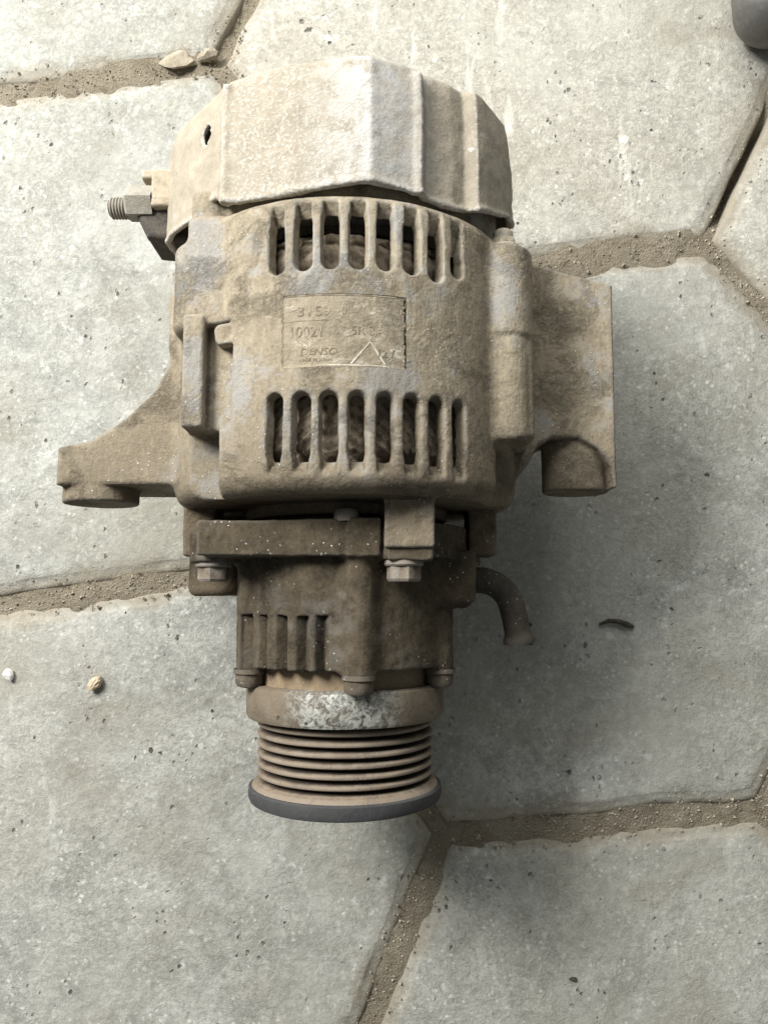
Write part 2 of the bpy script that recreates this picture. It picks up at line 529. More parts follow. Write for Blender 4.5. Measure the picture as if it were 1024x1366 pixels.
class Vol:
    def __init__(self, lo, hi, h):
        self.h = h
        self.ax = [np.arange(l, u + h, h, dtype=np.float32) for l, u in zip(lo, hi)]
        self.v = np.full([len(a) for a in self.ax], 50.0, np.float32)

    def _sub(self, box):
        sl, g = [], []
        for i, a in enumerate(self.ax):
            if box is None:
                i0, i1 = 0, len(a)
            else:
                i0, i1 = np.searchsorted(a, box[i][0]), np.searchsorted(a, box[i][1])
            sl.append(slice(i0, i1))
            sh = [1, 1, 1]
            sh[i] = i1 - i0
            g.append(a[i0:i1].reshape(sh))
        return tuple(sl), g

    def add(self, fn, box=None, k=0.0):
        sl, g = self._sub(box)
        self.v[sl] = smin(self.v[sl], fn(*g).astype(np.float32), k)

    def cut(self, fn, box=None, k=0.0):
        sl, g = self._sub(box)
        self.v[sl] = smax(self.v[sl], -fn(*g).astype(np.float32), k)

    def rough(self, cell, amp):
        n = [int(len(a) * self.h / cell) + 3 for a in self.ax]
        q = rng.normal(0, 1, n).astype(np.float32)
        for i, a in enumerate(self.ax):
            t = np.arange(len(a), dtype=np.float32) * self.h / cell
            i0 = t.astype(int)
            f = t - i0
            f = f * f * (3 - 2 * f)
            sh = [1, 1, 1]
            sh[i] = len(a)
            f = f.reshape(sh)
            q = np.take(q, i0, axis=i) * (1 - f) + np.take(q, i0 + 1, axis=i) * f
        self.v += q * amp

    def mesh(self):
        v = self.v
        neg = v < 0
        nx, ny, nz = v.shape
        cnt = np.zeros((nx - 1, ny - 1, nz - 1), np.uint8)
        offs = [(i, j, k) for i in (0, 1) for j in (0, 1) for k in (0, 1)]
        for i, j, k in offs:
            cnt += neg[i:nx - 1 + i, j:ny - 1 + j, k:nz - 1 + k]
        act = np.argwhere((cnt > 0) & (cnt < 8))
        idx = np.full(cnt.shape, -1, np.int64)
        idx[act[:, 0], act[:, 1], act[:, 2]] = np.arange(len(act))
        cv = np.stack([v[act[:, 0] + i, act[:, 1] + j, act[:, 2] + k] for i, j, k in offs], 1)
        acc = np.zeros((len(act), 3), np.float64)
        num = np.zeros(len(act))
        for a in range(8):
            for b in range(a + 1, 8):
                oa, ob = np.array(offs[a]), np.array(offs[b])
                if np.abs(oa - ob).sum() != 1:
                    continue
                va, vb = cv[:, a], cv[:, b]
                m = (va < 0) != (vb < 0)
                t = np.where(m, va / np.where(m, va - vb, 1), 0)
                acc += np.where(m[:, None], oa + (ob - oa) * t[:, None], 0)
                num += m
        P = act + acc / num[:, None]
        V = np.stack([self.ax[i][0] + P[:, i] * self.h for i in range(3)], 1)
        quads = []
        for d in range(3):
            a0 = [slice(None)] * 3
            a1 = [slice(None)] * 3
            a0[d] = slice(0, -1)
            a1[d] = slice(1, None)
            s0, s1 = neg[tuple(a0)], neg[tuple(a1)]
            e = np.argwhere(s0 != s1)
            u, w = (d + 1) % 3, (d + 2) % 3
            ok = (e[:, u] > 0) & (e[:, w] > 0) & (e[:, u] < v.shape[u] - 1) & (e[:, w] < v.shape[w] - 1)
            e = e[ok]
            f = s0[e[:, 0], e[:, 1], e[:, 2]]

            def at(du, dw):
                q = e.copy()
                q[:, u] += du
                q[:, w] += dw
                return idx[q[:, 0], q[:, 1], q[:, 2]]
            q = np.stack([at(-1, -1), at(0, -1), at(0, 0), at(-1, 0)], 1)
            q[~f] = q[~f][:, ::-1]
            quads.append(q)
        return V, np.concatenate(quads)


def vnormals(V, F):
    n = np.cross(V[F[:, 2]] - V[F[:, 0]], V[F[:, 3]] - V[F[:, 1]])
    N = np.zeros_like(V)
    for i in range(4):
        np.add.at(N, F[:, i], n)
    return N / np.maximum(np.linalg.norm(N, axis=1, keepdims=True), 1e-12)


def split_parts(V, F, parts, parent):
    """one casting cut into named parts: parts = [(name, material, predicate on face centres or None)]"""
    N = vnormals(V, F)
    C = V[F].mean(1)
    left = np.ones(len(F), bool)
    out = []
    for name, mat, pred in parts:
        m = left & (pred(C) if pred else True)
        left &= ~m
        f = F[m]
        used, inv = np.unique(f, return_inverse=True)
        out.append(link_mesh(name, loc(V[used]), inv.reshape(f.shape), mat, parent, True, N[used]))
    return out


def lathe_y(name, prof, cx, cz, mat, parent, seg=96, jitter=0.0):
    """prof = [(y, r)] turned about the line through (cx, cz) along y; closed where r is 0"""
    V, F = [], []
    ph = rng.uniform(0, 6.28, 4)
    for y, r in prof:
        for s in range(seg):
            a = 2 * math.pi * s / seg
            rr = r + (jitter * (math.sin(3 * a + ph[0]) + 0.6 * math.sin(7 * a + ph[1] + y)) if r > 0.5 else 0)
            V.append((cx + rr * math.cos(a), y, cz + rr * math.sin(a)))
    for i in range(len(prof) - 1):
        for s in range(seg):
            t = (s + 1) % seg
            F.append((i * seg + s, i * seg + t, (i + 1) * seg + t, (i + 1) * seg + s))
    return sharp(link_mesh(name, loc(V), np.array(F), mat, parent), 40)


def tube(name, pts, rad, mat, parent, seg=20, conv=loc):
    pts = np.array(pts, float)
    n = len(pts)
    rad = [rad] * n if not isinstance(rad, (list, tuple)) else rad
    T = np.gradient(pts, axis=0)
    T /= np.linalg.norm(T, axis=1, keepdims=True)
    V = []
    up = np.array([0.0, 0.0, 1.0]) if abs(T[0][2]) < 0.9 else np.array([0.0, 1.0, 0.0])
    for i in range(n):
        b = np.cross(T[i], up)
        b /= np.linalg.norm(b)
        u = np.cross(b, T[i])
        for s in range(seg):
            a = 2 * math.pi * s / seg
            V.append(pts[i] + rad[i] * (math.cos(a) * b + math.sin(a) * u))
    F = []
    for i in range(n - 1):
        for s in range(seg):
            t = (s + 1) % seg
            F.append((i * seg + s, (i + 1) * seg + s, (i + 1) * seg + t, i * seg + t))
    F.append(tuple(range(seg)))
    F.append(tuple((n - 1) * seg + s for s in reversed(range(seg))))
    return sharp(link_mesh(name, conv(V), F, mat, parent), 50)


def hex_head(name, c, d, r, h, mat, parent, washer=0.0, rot=0.0):
    """hexagon bolt head standing on c, pointing along unit vector d, with a washer flange below it"""
    c, d = np.array(c, float), np.array(d, float)
    ref = np.array([0, 0, 1.0]) if abs(d[2]) < 0.9 else np.array([1.0, 0, 0])
    b = np.cross(d, ref)
    b /= np.linalg.norm(b)
    u = np.cross(b, d)
    V, F = [], []
    seg = 24

    def ring(fn, t):
        for s in range(seg):
            a = 2 * math.pi * s / seg
            rr = fn(a)
            V.append(c + d * t + rr * (math.cos(a) * b + math.sin(a) * u))

    def hexr(k):
        def g(a):
            q = (a + rot) % (math.pi / 3) - math.pi / 6
            return k * r * math.cos(math.pi / 6) / math.cos(q)
        return g
    rows = []
    if washer:
        rows += [(lambda a: washer, -0.3), (lambda a: washer, 1.0), (lambda a: washer * 0.93, 1.5)]
        z0 = 1.5
    else:
        z0 = -0.3
    rows += [(hexr(1.0), z0), (hexr(1.0), h - 0.8), (hexr(0.90), h), (hexr(0.6), h - 0.15), (hexr(0.02), h - 0.3)]
    for fn, t in rows:
        ring(fn, t)
    for i in range(len(rows) - 1):
        for s in range(seg):
            t = (s + 1) % seg
            F.append((i * seg + s, i * seg + t, (i + 1) * seg + t, (i + 1) * seg + s))
    return sharp(link_mesh(name, loc(V), np.array(F), mat, parent), 28)


# ------------------------------------------------------------------ pavement of hexagonal slabs
A1, A2, A3, B1 = [np.array(p, float) for p in ((-80.3, 250.2), (151.0, 161.5), (-53.4, 11.2), (10.5, 142.0))]
va, vb = A2 - A1, A3 - A1
fix = {('B', 0, 1): (24.8, -102.4), ('A', 1, 1): (162.0, -92.0)}


def vert(kind, i, j):
    if (kind, i, j) in fix:
        return np.array(fix[(kind, i, j)], float)
    return (A1 if kind == 'A' else B1) + i * va + j * vb


# sandy bed that fills the joints
xs = np.arange(-330, 331, 2.0)
ys = np.arange(-330, 451, 2.0)
gx, gy = np.meshgrid(xs, ys, indexing='ij')


def grid_noise(shape, step, cell):
    q = rng.normal(0, 1, (int(shape[0] * step / cell) + 3, int(shape[1] * step / cell) + 3))
    for ax in (0, 1):
        t = np.arange(shape[ax]) * step / cell
        i0 = t.astype(int)
        f = t - i0
        f = f * f * (3 - 2 * f)
        f = f.reshape((-1, 1) if ax == 0 else (1, -1))
        q = np.take(q, i0, axis=ax) * (1 - f) + np.take(q, i0 + 1, axis=ax) * f
    return q


gz = -1.7 + 0.55 * grid_noise(gx.shape, 2, 26) + 0.5 * grid_noise(gx.shape, 2, 9) + 0.35 * grid_noise(gx.shape, 2, 4)
gz = np.minimum(gz, -1.0)
# washed-out joint beside the slab at the right edge


def segd(p, q):
    p, q = np.array(p, float), np.array(q, float)
    e = q - p
    t = np.clip(((gx - p[0]) * e[0] + (gy - p[1]) * e[1]) / (e @ e), 0, 1)
    return np.hypot(gx - p[0] - t * e[0], gy - p[1] - t * e[1]), t


d, t = segd(A2 + (3, 6), vert('B', 1, -1))
gz -= np.clip(1 - d / 14, 0, 1) * (10 * np.clip((np.sin(t * 9 - 0.6) + 0.7), 0, 1))
d, t = segd(A2 + (3, -6), vert('B', 1, 0))
gz -= np.clip(1 - d / 12, 0, 1) * (3 * np.clip(np.sin(t * 14), 0, 1))
d, t = segd(A1 + (2, 6), vert('B', 0, -1))
gz -= np.clip(1 - d / 10, 0, 1) * 2.5
V = np.stack([gx, gy, gz], -1).reshape(-1, 3) * S
nI, nJ = gx.shape
I, J = np.meshgrid(np.arange(nI - 1), np.arange(nJ - 1), indexing='ij')
q0 = (I * nJ + J).ravel()
F = np.stack([q0, q0 + nJ, q0 + nJ + 1, q0 + 1], 1)
pave = link_mesh('pavement', V, F, M['dirt'])
pave['kind'] = 'structure'
pave['label'] = 'pavement of hexagonal concrete slabs with sandy joints'


def wob(n, amp, parts):
    out = np.zeros(n)
    for f in parts:
        out += rng.normal(0, 1) * np.sin(np.arange(n) / n * 2 * np.pi * f + rng.uniform(0, 6.28)) / len(parts) ** 0.5
    return out * amp


def paver(pts, gap, mat, tilt, shift=(0, 0), lift=0.0):
    pts = np.array(pts) + np.array(shift)
    c = pts.mean(0)
    per = 46                                    # points on each side
    edge = []
    for i in range(6):
        a, b = pts[i], pts[(i + 1) % 6]
        for k in range(per):
            edge.append(a + (b - a) * k / per)
    edge = np.array(edge)
    n = len(edge)
    apo = np.mean([np.linalg.norm((pts[q] + pts[(q + 1) % 6]) / 2 - c) for q in range(6)])
    ragged = gap + wob(n, 0.35, range(3, 40, 3)) + np.clip(wob(n, 0.55, range(4, 19, 4)), 0, 1.6)
    prof = [(0.0, -34.0), (0.0, -5.0), (0.3, -2.4), (0.8, -1.55), (1.7, -1.05), (2.9, -0.72), (3.35, -0.28), (3.8, -0.02), (6.5, 0.0)]
    P, Z = [], []
    for ins, z in prof:
        k = 1.0 if z > -30 else 0.0
        P.append(edge + (c - edge) * ((ragged * (0.55 + 0.45 * min(1, max(0, 1 - ins / 7))) + gap * 0.2 + ins * 1.9) / apo)[:, None])
        Z.append(np.full(n, z) + (wob(n, 0.16, range(4, 50, 5)) if z > -4 else 0))
    base = edge + (c - edge) * ((gap + 13.0) / apo)
    for f in (0.90, 0.78, 0.62, 0.44, 0.26, 0.1):
        P.append(c + (base - c) * f)
        Z.append(np.zeros(n))
    P = np.array(P)
    Z = np.array(Z)
    rows = len(P)
    Vv = np.concatenate([P.reshape(-1, 2), Z.reshape(-1, 1)], 1)
    Vv[:, 2] += 0.22 * (np.sin(Vv[:, 0] * 0.043 + pts[0][0]) * np.sin(Vv[:, 1] * 0.037 + pts[1][1]) + 0.5 * np.sin(Vv[:, 0] * 0.09 + Vv[:, 1] * 0.07))
    Vv[:, 2] += (Vv[:, 0] - c[0]) * tilt[0] + (Vv[:, 1] - c[1]) * tilt[1] + lift
    ctr = len(Vv)
    Vv = np.vstack([Vv, [c[0], c[1], lift]])
    Fq = []
    for r in range(rows - 1):
        for k in range(n):
            t = (k + 1) % n
            Fq.append((r * n + k, r * n + t, (r + 1) * n + t, (r + 1) * n + k))
    for k in range(n):
        Fq.append(((rows - 1) * n + k, (rows - 1) * n + (k + 1) % n, ctr))
    # orientation: make the top face up
    a, b = pts[0] - c, pts[1] - c
    if a[0] * b[1] - a[1] * b[0] < 0:
        Fq = [tuple(reversed(f)) for f in Fq]
    o = link_mesh('paver', Vv * S, Fq, mat, pave)
    at = o.data.attributes.new('edge_distance', 'FLOAT', 'POINT')
    ed = np.concatenate([np.repeat([p[0] * 1.9 for p in prof] + [30.0] * 6, n), [60.0]])
    at.data.foreach_set('value', ed.astype(np.float32))
    return o


which = {(0, 0): 0, (0, -1): 1, (-1, 0): 2, (-1, -1): 2, (-1, 1): 0, (0, 1): 2, (1, -1): 1}
for i in range(-3, 3):
    for j in range(-2, 3):
        pts = [vert('B', i, j), vert('A', i + 1, j), vert('B', i + 1, j), vert('A', i + 1, j + 1), vert('B', i, j + 1), vert('A', i, j + 1)]
        c = np.mean(pts, 0)
        if not (-300 < c[0] < 330 and -330 < c[1] < 440):
            continue
        shift, lift = (0, 0), rng.uniform(-0.3, 0.3)
        gap = 2.7
        if (i, j) == (1, -1):
            shift, lift = (-2.2, 1.0), 0.8
            gap = 2.2
        if (i, j) == (0, -1):
            gap = 2.6
        if (i, j) == (0, 1):
            gap = 3.8
        paver(pts, gap, CONC[which.get((i, j), (i + 2 * j) % 3)], rng.normal(0, 0.0025, 2), shift, lift)

# ------------------------------------------------------------------ alternator
alt = bpy.data.objects.new('alternator', None)
col.objects.link(alt)
alt.location = BASE * S
alt.empty_display_size = 0.02
alt['label'] = 'dust-caked vehicle alternator with slotted housing and grooved pulley lying on concrete slabs'
alt['category'] = 'alternator'

# --- cast housing
h = Vol((-101, -3, -66), (99, 141, 63), 0.55)


def cyl(cx, cz, r, y0, y1, rnd):
    return lambda x, y, z: rbox2(np.hypot(x - cx, z - cz) - r, np.maximum(y0 - y, y - y1), rnd)


def box(x0, x1, y0, y1, z0, z1, r):
    def f(x, y, z):
        a = np.abs(x - (x0 + x1) / 2) - (x1 - x0) / 2 + r
        b = np.abs(y - (y0 + y1) / 2) - (y1 - y0) / 2 + r
        c = np.abs(z - (z0 + z1) / 2) - (z1 - z0) / 2 + r
        return np.sqrt(np.maximum(a, 0) ** 2 + np.maximum(b, 0) ** 2 + np.maximum(c, 0) ** 2) + np.minimum(np.maximum(a, np.maximum(b, c)), 0) - r
    return f


h.add(cyl(0, 0, 60, 29, 119.5, 6))
h.add(cyl(0, 0, 55, 60, 139, 2))
h.add(cyl(0, 0, 36, 25, 40, 1.0))
h.add(cyl(0, 0, 30, 8, 40, 1.0))

# left mounting ear: tapering arm with a pivot boss at its tip


def ear_left(x, y, z):
    p = poly2(x, y, [(-44, 92), (-57, 90), (-60, 78), (-64.5, 69), (-75, 58.5), (-86, 51.5), (-97, 49.2), (-97.3, 36.2), (-40, 36.2)])
    return rbox2(p, np.maximum(-14 - z, z - (20.5 + 0.0 * x)), 1.6)


h.add(ear_left, ((-101, -38), (30, 100), (-20, 28)), 3.0)
h.add(cyl(-86.0, 7.8, 12.8, 31.0, 50, 0.8), ((-101, -66), (26, 56), (-10, 26)), 0.6)
# light rim that runs up the side of the arm to the body
h.add(lambda x, y, z: rbox2(poly2(x, y, [(-50, 112), (-58, 110), (-60.5, 98), (-59, 84), (-50, 78)]), np.maximum(0 - z, z - 24), 3),
      ((-70, -40), (70, 130), (-6, 32)), 6.0)
# right ear: broad web and pivot boss


def ear_right(x, y, z):
    p = poly2(x, y, [(50, 119), (63.5, 121), (70, 117.5), (95.6, 110.5), (95.2, 37.0), (94.0, 37.0), (93.4, 44), (89, 50.5), (82, 54.4), (73, 54.6), (68.0, 52.0), (64.0, 45), (57, 36), (45, 36)])
    return rbox2(p, np.maximum(-18 - z, z - 10), 1.2)


h.add(ear_right, ((40, 99), (30, 126), (-22, 20)), 2.2)
h.add(cyl(83.4, -3.6, 11.7, 36.4, 62, 0.8), ((62, 99), (32, 66), (-22, 18)), 1.2)

# left through-bolt boss, its flat-sided bar, and the pocket beside it
h.add(cyl(-43.5, 34.5, 11, 82, 119, 3), ((-60, -28), (76, 124), (18, 50)), 4.0)
h.add(cyl(-43.5, 34, 8.5, 100, 129, 1.5), ((-58, -30), (96, 134), (20, 48)), 1.5)
h.cut(lambda x, y, z: rbox2(rbox2(np.abs(x + 37.4) - 5.0, np.maximum(49.5 - y, y - 83), 2), (41.2 + 0.28 * (x + 42)) - z, 1.0),
      ((-46, -26), (45, 90), (36, 62)), 1.0)
h.add(box(-48.6, -42.0, 50, 86, 20, 46.8, 1.0), ((-56, -38), (46, 92), (14, 52)), 0.8)
h.cut(box(-60, -36.5, 28, 50.0, 36.5, 60, 2.0), ((-62, -33), (24, 53), (33, 62)), 1.2)
# curl of mud at the top of the pocket
h.add(lambda x, y, z: rbox2(rbox2(np.abs(x + 34.5 + 0.1 * (y - 78)) - 4.2, np.abs(y - 79.2) - 3.4, 2.2), np.abs(z - (46.6 + 0.45 * (x + 34))) - 2.4, 0.8), ((-42, -26), (72, 86), (38, 56)), 0.5)
h.cut(lambda x, y, z: np.hypot(np.hypot(x + 35.5, y - 79.5), (z - 50.5) * 1.2) - 2.9, ((-42, -28), (72, 86), (42, 58)), 1.0)

# right through-bolt boss with its raised upper half
h.add(cyl(52.5, 27.0, 10.0, 48.5, 114.0, 2.0), ((38, 68), (42, 124), (12, 42)), 3.0)
h.add(cyl(52.5, 27.2, 10.6, 83, 113.5, 1.5), ((38, 68), (78, 122), (12, 42)), 0.8)
h.add(box(46, 62.4, 49, 113.5, 5, 32.5, 2.2), ((40, 66), (44, 122), (0, 36)), 1.0)
h.cut(cyl(57, 26, 9.0, 24, 47.5, 2.0), ((44, 70), (22, 52), (12, 40)), 4.0)

# tabs that carry the pump
h.add(box(13.6, 28.8, 13.6, 42, 28, 46.6, 0.8), ((8, 34), (8, 46), (24, 52)), 1.6)
h.add(box(-55.5, -44.5, 12.5, 36, -2, 14, 1.2), ((-60, -40), (6, 40), (-3, 26)), 1.0)
h.add(box(43, 53, 13, 36, -8, 9, 1.2), ((38, 58), (8, 40), (-12, 14)), 1.0)
h.add(cyl(-50, -22, 11.5, -1, 36, 3), ((-65, -34), (-4, 40), (-38, -6)), 1.0)

h.cut(box(-75, -48.5, 110.5, 150, -40, 45, 2.0), ((-80, -46), (106, 142), (-45, 48)), 1.5)
# hollow
h.cut(lambda x, y, z: np.maximum(cyl(0, 0, 55.6, 34.5, 117, 3)(x, y, z), np.maximum(-30.5 - x, x - 46)))
h.cut(cyl(0, 0, 52, 100, 150, 1))
# cooling slots
SLOT = [R(108.0 - 7.9 * k) for k in range(8)]
tops = [109.5, 111.5, 112.3, 112.4, 112.0, 111.0, 109.0, 104.0]
bots = [95.0, 95.4, 95.6, 95.6, 95.6, 95.4, 94.6, 97.5]
for k, a in enumerate(SLOT):
    ca, sa = math.cos(a), math.sin(a)
    cx, cz = 58 * ca, 58 * sa
    bx = ((cx - 11, cx + 11), (26, 124), (cz - 13, cz + 13))
    hw = 2.1 if k not in (0, 7) else 1.85

    def slot(x, y, z, y0=0, y1=0):
        rad = x * ca + z * sa
        tg = np.abs(-x * sa + z * ca)
        s2 = rbox2(tg - hw, np.maximum(y0 - y, y - y1), hw - 0.05) - 0.22 * np.clip(rad - 56.2, 0, 5)
        return np.maximum(s2, 46 - rad)

    def scoop(x, y, z, y0=0, y1=0, ya=0, yb=0, up=True):
        rad = x * ca + z * sa
        tg = np.abs(-x * sa + z * ca)
        s2 = rbox2(tg - hw + 0.25, np.maximum(y0 - y, y - y1), hw - 0.3) - 0.15 * np.clip(rad - 56.2, 0, 5)
        f = (y - ya) / (yb - ya)
        return np.maximum(s2, 60.6 - 5.5 * np.clip(f, 0, 1) - rad)
    h.cut(lambda x, y, z: slot(x, y, z, bots[k], tops[k]), bx, 0.5)
    h.cut(lambda x, y, z: scoop(x, y, z, bots[k] + 4, 121, 119.5, tops[k] - 1), bx, 0.8)
    lo = 38.5 if k < 6 else 40.0
    h.cut(lambda x, y, z: slot(x, y, z, lo, 57.6), bx, 0.7)
    h.cut(lambda x, y, z: scoop(x, y, z, 34.0, 46, 33.0, 39.5), bx, 1.2)
h.rough(14.0, 0.10)
h.rough(3.0, 0.05)
h.rough(1.3, 0.035)
# the barrel is smooth under the nameplate
sl, (gx_, gy_, gz_) = h._sub(((-30, 35), (58, 94), (40, 63)))
t_ = (R(105.9) - np.arctan2(gz_, gx_)) * 60.0
m_ = np.clip(-rbox2(np.abs(t_ - 19.0) - 21.0, np.abs(gy_ - 76.3) - 13.0, 2.0) / 2.0, 0, 1)
m_ = m_ * (np.hypot(gx_, gz_) > 57)
h.v[sl] = h.v[sl] * (1 - m_) + (np.hypot(gx_, gz_) - 60.0) * m_
V, F = h.mesh()
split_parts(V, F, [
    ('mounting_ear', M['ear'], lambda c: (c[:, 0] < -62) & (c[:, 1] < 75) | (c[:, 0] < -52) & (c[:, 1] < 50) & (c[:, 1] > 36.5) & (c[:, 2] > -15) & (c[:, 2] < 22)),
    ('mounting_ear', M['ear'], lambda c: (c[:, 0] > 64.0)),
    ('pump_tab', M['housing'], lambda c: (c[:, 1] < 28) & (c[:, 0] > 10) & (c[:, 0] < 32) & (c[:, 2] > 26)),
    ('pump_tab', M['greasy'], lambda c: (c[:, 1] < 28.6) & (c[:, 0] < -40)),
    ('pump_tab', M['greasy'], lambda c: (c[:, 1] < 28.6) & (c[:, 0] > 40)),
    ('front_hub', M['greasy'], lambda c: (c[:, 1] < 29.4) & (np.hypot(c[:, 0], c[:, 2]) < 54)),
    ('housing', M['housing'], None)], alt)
del h

# --- corroded sheet cover on the back end
cv = Vol((-68, 117, -55), (64, 168, 64), 0.6)
PROF = [(-62, -34), (-64.5, -5), (-64, 14), (-60, 22), (-36.5, 48.0), (-14, 56.2), (6, 59.8), (9.6, 59.9), (12.5, 58.4), (22.5, 54.6), (24.8, 54.4),
        (26.4, 51.0), (35, 46.2), (39.0, 42.8), (43.5, 43.2), (47, 39.5), (56.5, 25), (60.5, 8), (60.5, -30), (40, -50), (-40, -50)]


def cover_shell(x, y, z):
    p = poly2(x, 0 * y + z, PROF)
    bend = 0.008 * np.maximum(0, y - 150) ** 2
    return rbox2(p + bend, np.maximum(118 - y, y - 164.5), 3.0)


cv.add(cover_shell)
cv.cut(lambda x, y, z: np.maximum(poly2(x, 0 * y + z, PROF) + 0.008 * np.maximum(0, y - 150) ** 2 + 1.8, y - 161.0))


def front_cut(x, y, z):
    edge = 121.0 + np.where(x < -40, 0.10, 0.30) * np.maximum(0, 46 - z) + 0.9 * np.sin(x * 0.11 + 0.6) + 3.0 * np.exp(-((x + 41) / 4.0) ** 2)
    return y - edge


cv.cut(front_cut, None, 0.6)
# beaded lip along the open edge
cv.add(lambda x, y, z: np.hypot(poly2(x, 0 * y + z, PROF) + 0.4, front_cut(x, y, z) - 0.9) - 0.95, ((-68, 62), (118, 150), (5, 63)), 0.8)
# raised seams pressed into the sheet
for px, pz in ((-36.5, 47.2), (24.2, 53.2)):
    cv.add(lambda x, y, z: np.maximum(np.hypot(x - px, z - pz) - 1.5, np.maximum(122 - y, y - 161)), ((px - 4, px + 4), (118, 166), (pz - 4, pz + 4)), 1.6)
# drilled hole in the left flank
nx_, nz_ = -0.74, 0.67
hx, hz = -44.6, 39.4
cv.cut(lambda x, y, z: np.maximum(np.hypot((x - hx) * nz_ - (z - hz) * nx_, y - 149.5) - 3.1, np.abs((x - hx) * nx_ + (z - hz) * nz_) - 5),
       ((hx - 8, hx + 8), (140, 155), (hz - 8, hz + 8)))
cv.rough(11, 0.22)
cv.rough(3.0, 0.10)
cv.rough(1.4, 0.05)
V, F = cv.mesh()
link_mesh('rear_cover', loc(V), F, M['cover'], alt, True, vnormals(V, F))
del cv

# --- stator windings and rotor seen through the slots


def winding(name, prof, pattern):
    A = np.radians(np.arange(20, 161, 0.45))
    ys_, rs_ = zip(*prof)
    t = np.linspace(0, len(prof) - 1, 64)
    Y = np.interp(t, range(len(prof)), ys_)
    Rr = np.interp(t, range(len(prof)), rs_)
    lump = grid_noise((len(Y), len(A)), 1.0, 9.0) * 0.32 + grid_noise((len(Y), len(A)), 1.0, 3.5) * 0.16
    AA, YY = np.meshgrid(A, Y)
    RR = Rr[:, None] + pattern(AA, YY) + lump
    V = np.stack([RR * np.cos(AA), YY + 0.4 * lump, RR * np.sin(AA)], -1).reshape(-1, 3)
    n, m = AA.shape
    I, J = np.meshgrid(np.arange(n - 1), np.arange(m - 1), indexing='ij')
    q = (I * m + J).ravel()
    return link_mesh(name, loc(V), np.stack([q, q + m, q + m + 1, q + 1], 1), M['winding'], alt)


winding('stator_winding', [(90, 53.0), (98, 53.4), (106, 53.2), (108.6, 51.8), (109.6, 47), (109.6, 42)],
        lambda a, y: 1.5 * np.abs(np.cos(22.785 * (a - R(108)))) ** 0.5 - 0.9 + 0.35 * np.sin(y * 1.1 + 5 * np.sin(a * 7)) - 1.0 * np.exp(-((y - 105.6) / 0.7) ** 2))
winding('stator_winding', [(60, 52.4), (50, 53.2), (42, 53.0), (38.5, 50.4), (37.5, 46), (37.5, 42)],
        lambda a, y: 1.3 * np.abs(np.cos(22.785 * (a - R(108)) + 0.25 * np.sin(y * 0.4))) ** 0.5 - 0.9
        + 0.75 * np.abs(np.sin(y * 0.9 + 14 * np.sin(a * 3.1) + 0.5 * np.sin(a * 40))) ** 0.5 - 0.5)
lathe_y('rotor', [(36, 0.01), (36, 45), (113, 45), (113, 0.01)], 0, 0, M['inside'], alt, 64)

# --- nameplate and its print, wrapped on the barrel
PR = 60.04


def wrap(px, py, lift):
    """plate coordinates (mm, origin at the plate's lower left) -> point on the barrel"""
    a = R(105.9) - px / PR
    r = PR + lift
    return (r * math.cos(a), 65.3 + py, r * math.sin(a))


PW, PH = 38.0, 22.0
V, F = [], []
nx, ny = 40, 22
for lift in (0.0, -1.2):
    for i in range(nx + 1):
        for j in range(ny + 1):
            fx = PW * i / nx
            if i == nx:
                fx -= 0.9 + 2.2 * abs(math.sin(j * 1.7) * math.sin(j * 0.61 + 1))
            V.append(wrap(fx + (0.25 * math.sin(j * 2.1) if i == 0 else 0), PH * j / ny, lift))
w = ny + 1
for i in range(nx):
    for j in range(ny):
        a = i * w + j
        F.append((a, a + w, a + w + 1, a + 1))
o = (nx + 1) * w
rim = [i * w for i in range(nx + 1)] + [nx * w + j for j in range(1, ny + 1)] + [i * w + ny for i in range(nx - 1, -1, -1)] + [j for j in range(ny - 1, 0, -1)]
for a, b in zip(rim, rim[1:] + rim[:1]):
    F.append((a, b, b + o, a + o))
plate = link_mesh('nameplate', loc(V), F, M['plate'], alt)
plate['label'] = 'worn nameplate with faint stamped numbers and maker name'


def print_text(txt, px, py, size, width=1.0, shear=0.0, mat=None, name='lettering', lift=0.12):
    cu = bpy.data.curves.new('text', 'FONT')
    cu.body = txt
    cu.size = size
    cu.shear = shear
    cu.resolution_u = 3
    ob = bpy.data.objects.new('text', cu)
    col.objects.link(ob)
    bpy.context.view_layer.update()
    me = ob.evaluated_get(bpy.context.evaluated_depsgraph_get()).to_mesh()
    pts = [(v.co.x, v.co.y) for v in me.vertices]
    fs = [tuple(p.vertices) for p in me.polygons]
    ob.to_mesh_clear()
    bpy.data.objects.remove(ob)
    bpy.data.curves.remove(cu)
    n = len(pts)
    V = [wrap(px + x * width, py + y, lift) for x, y in pts] + [wrap(px + x * width, py + y, -0.3) for x, y in pts]
    edges = {}
    for f in fs:
        for a, b in zip(f, f[1:] + f[:1]):
            edges[(a, b)] = 1
    Fs = list(fs)
    for a, b in edges:
        if (b, a) not in edges:
            Fs.append((a, b, b + n, a + n))
    return link_mesh(name, loc(V), Fs, mat or M['letter'], plate, False)


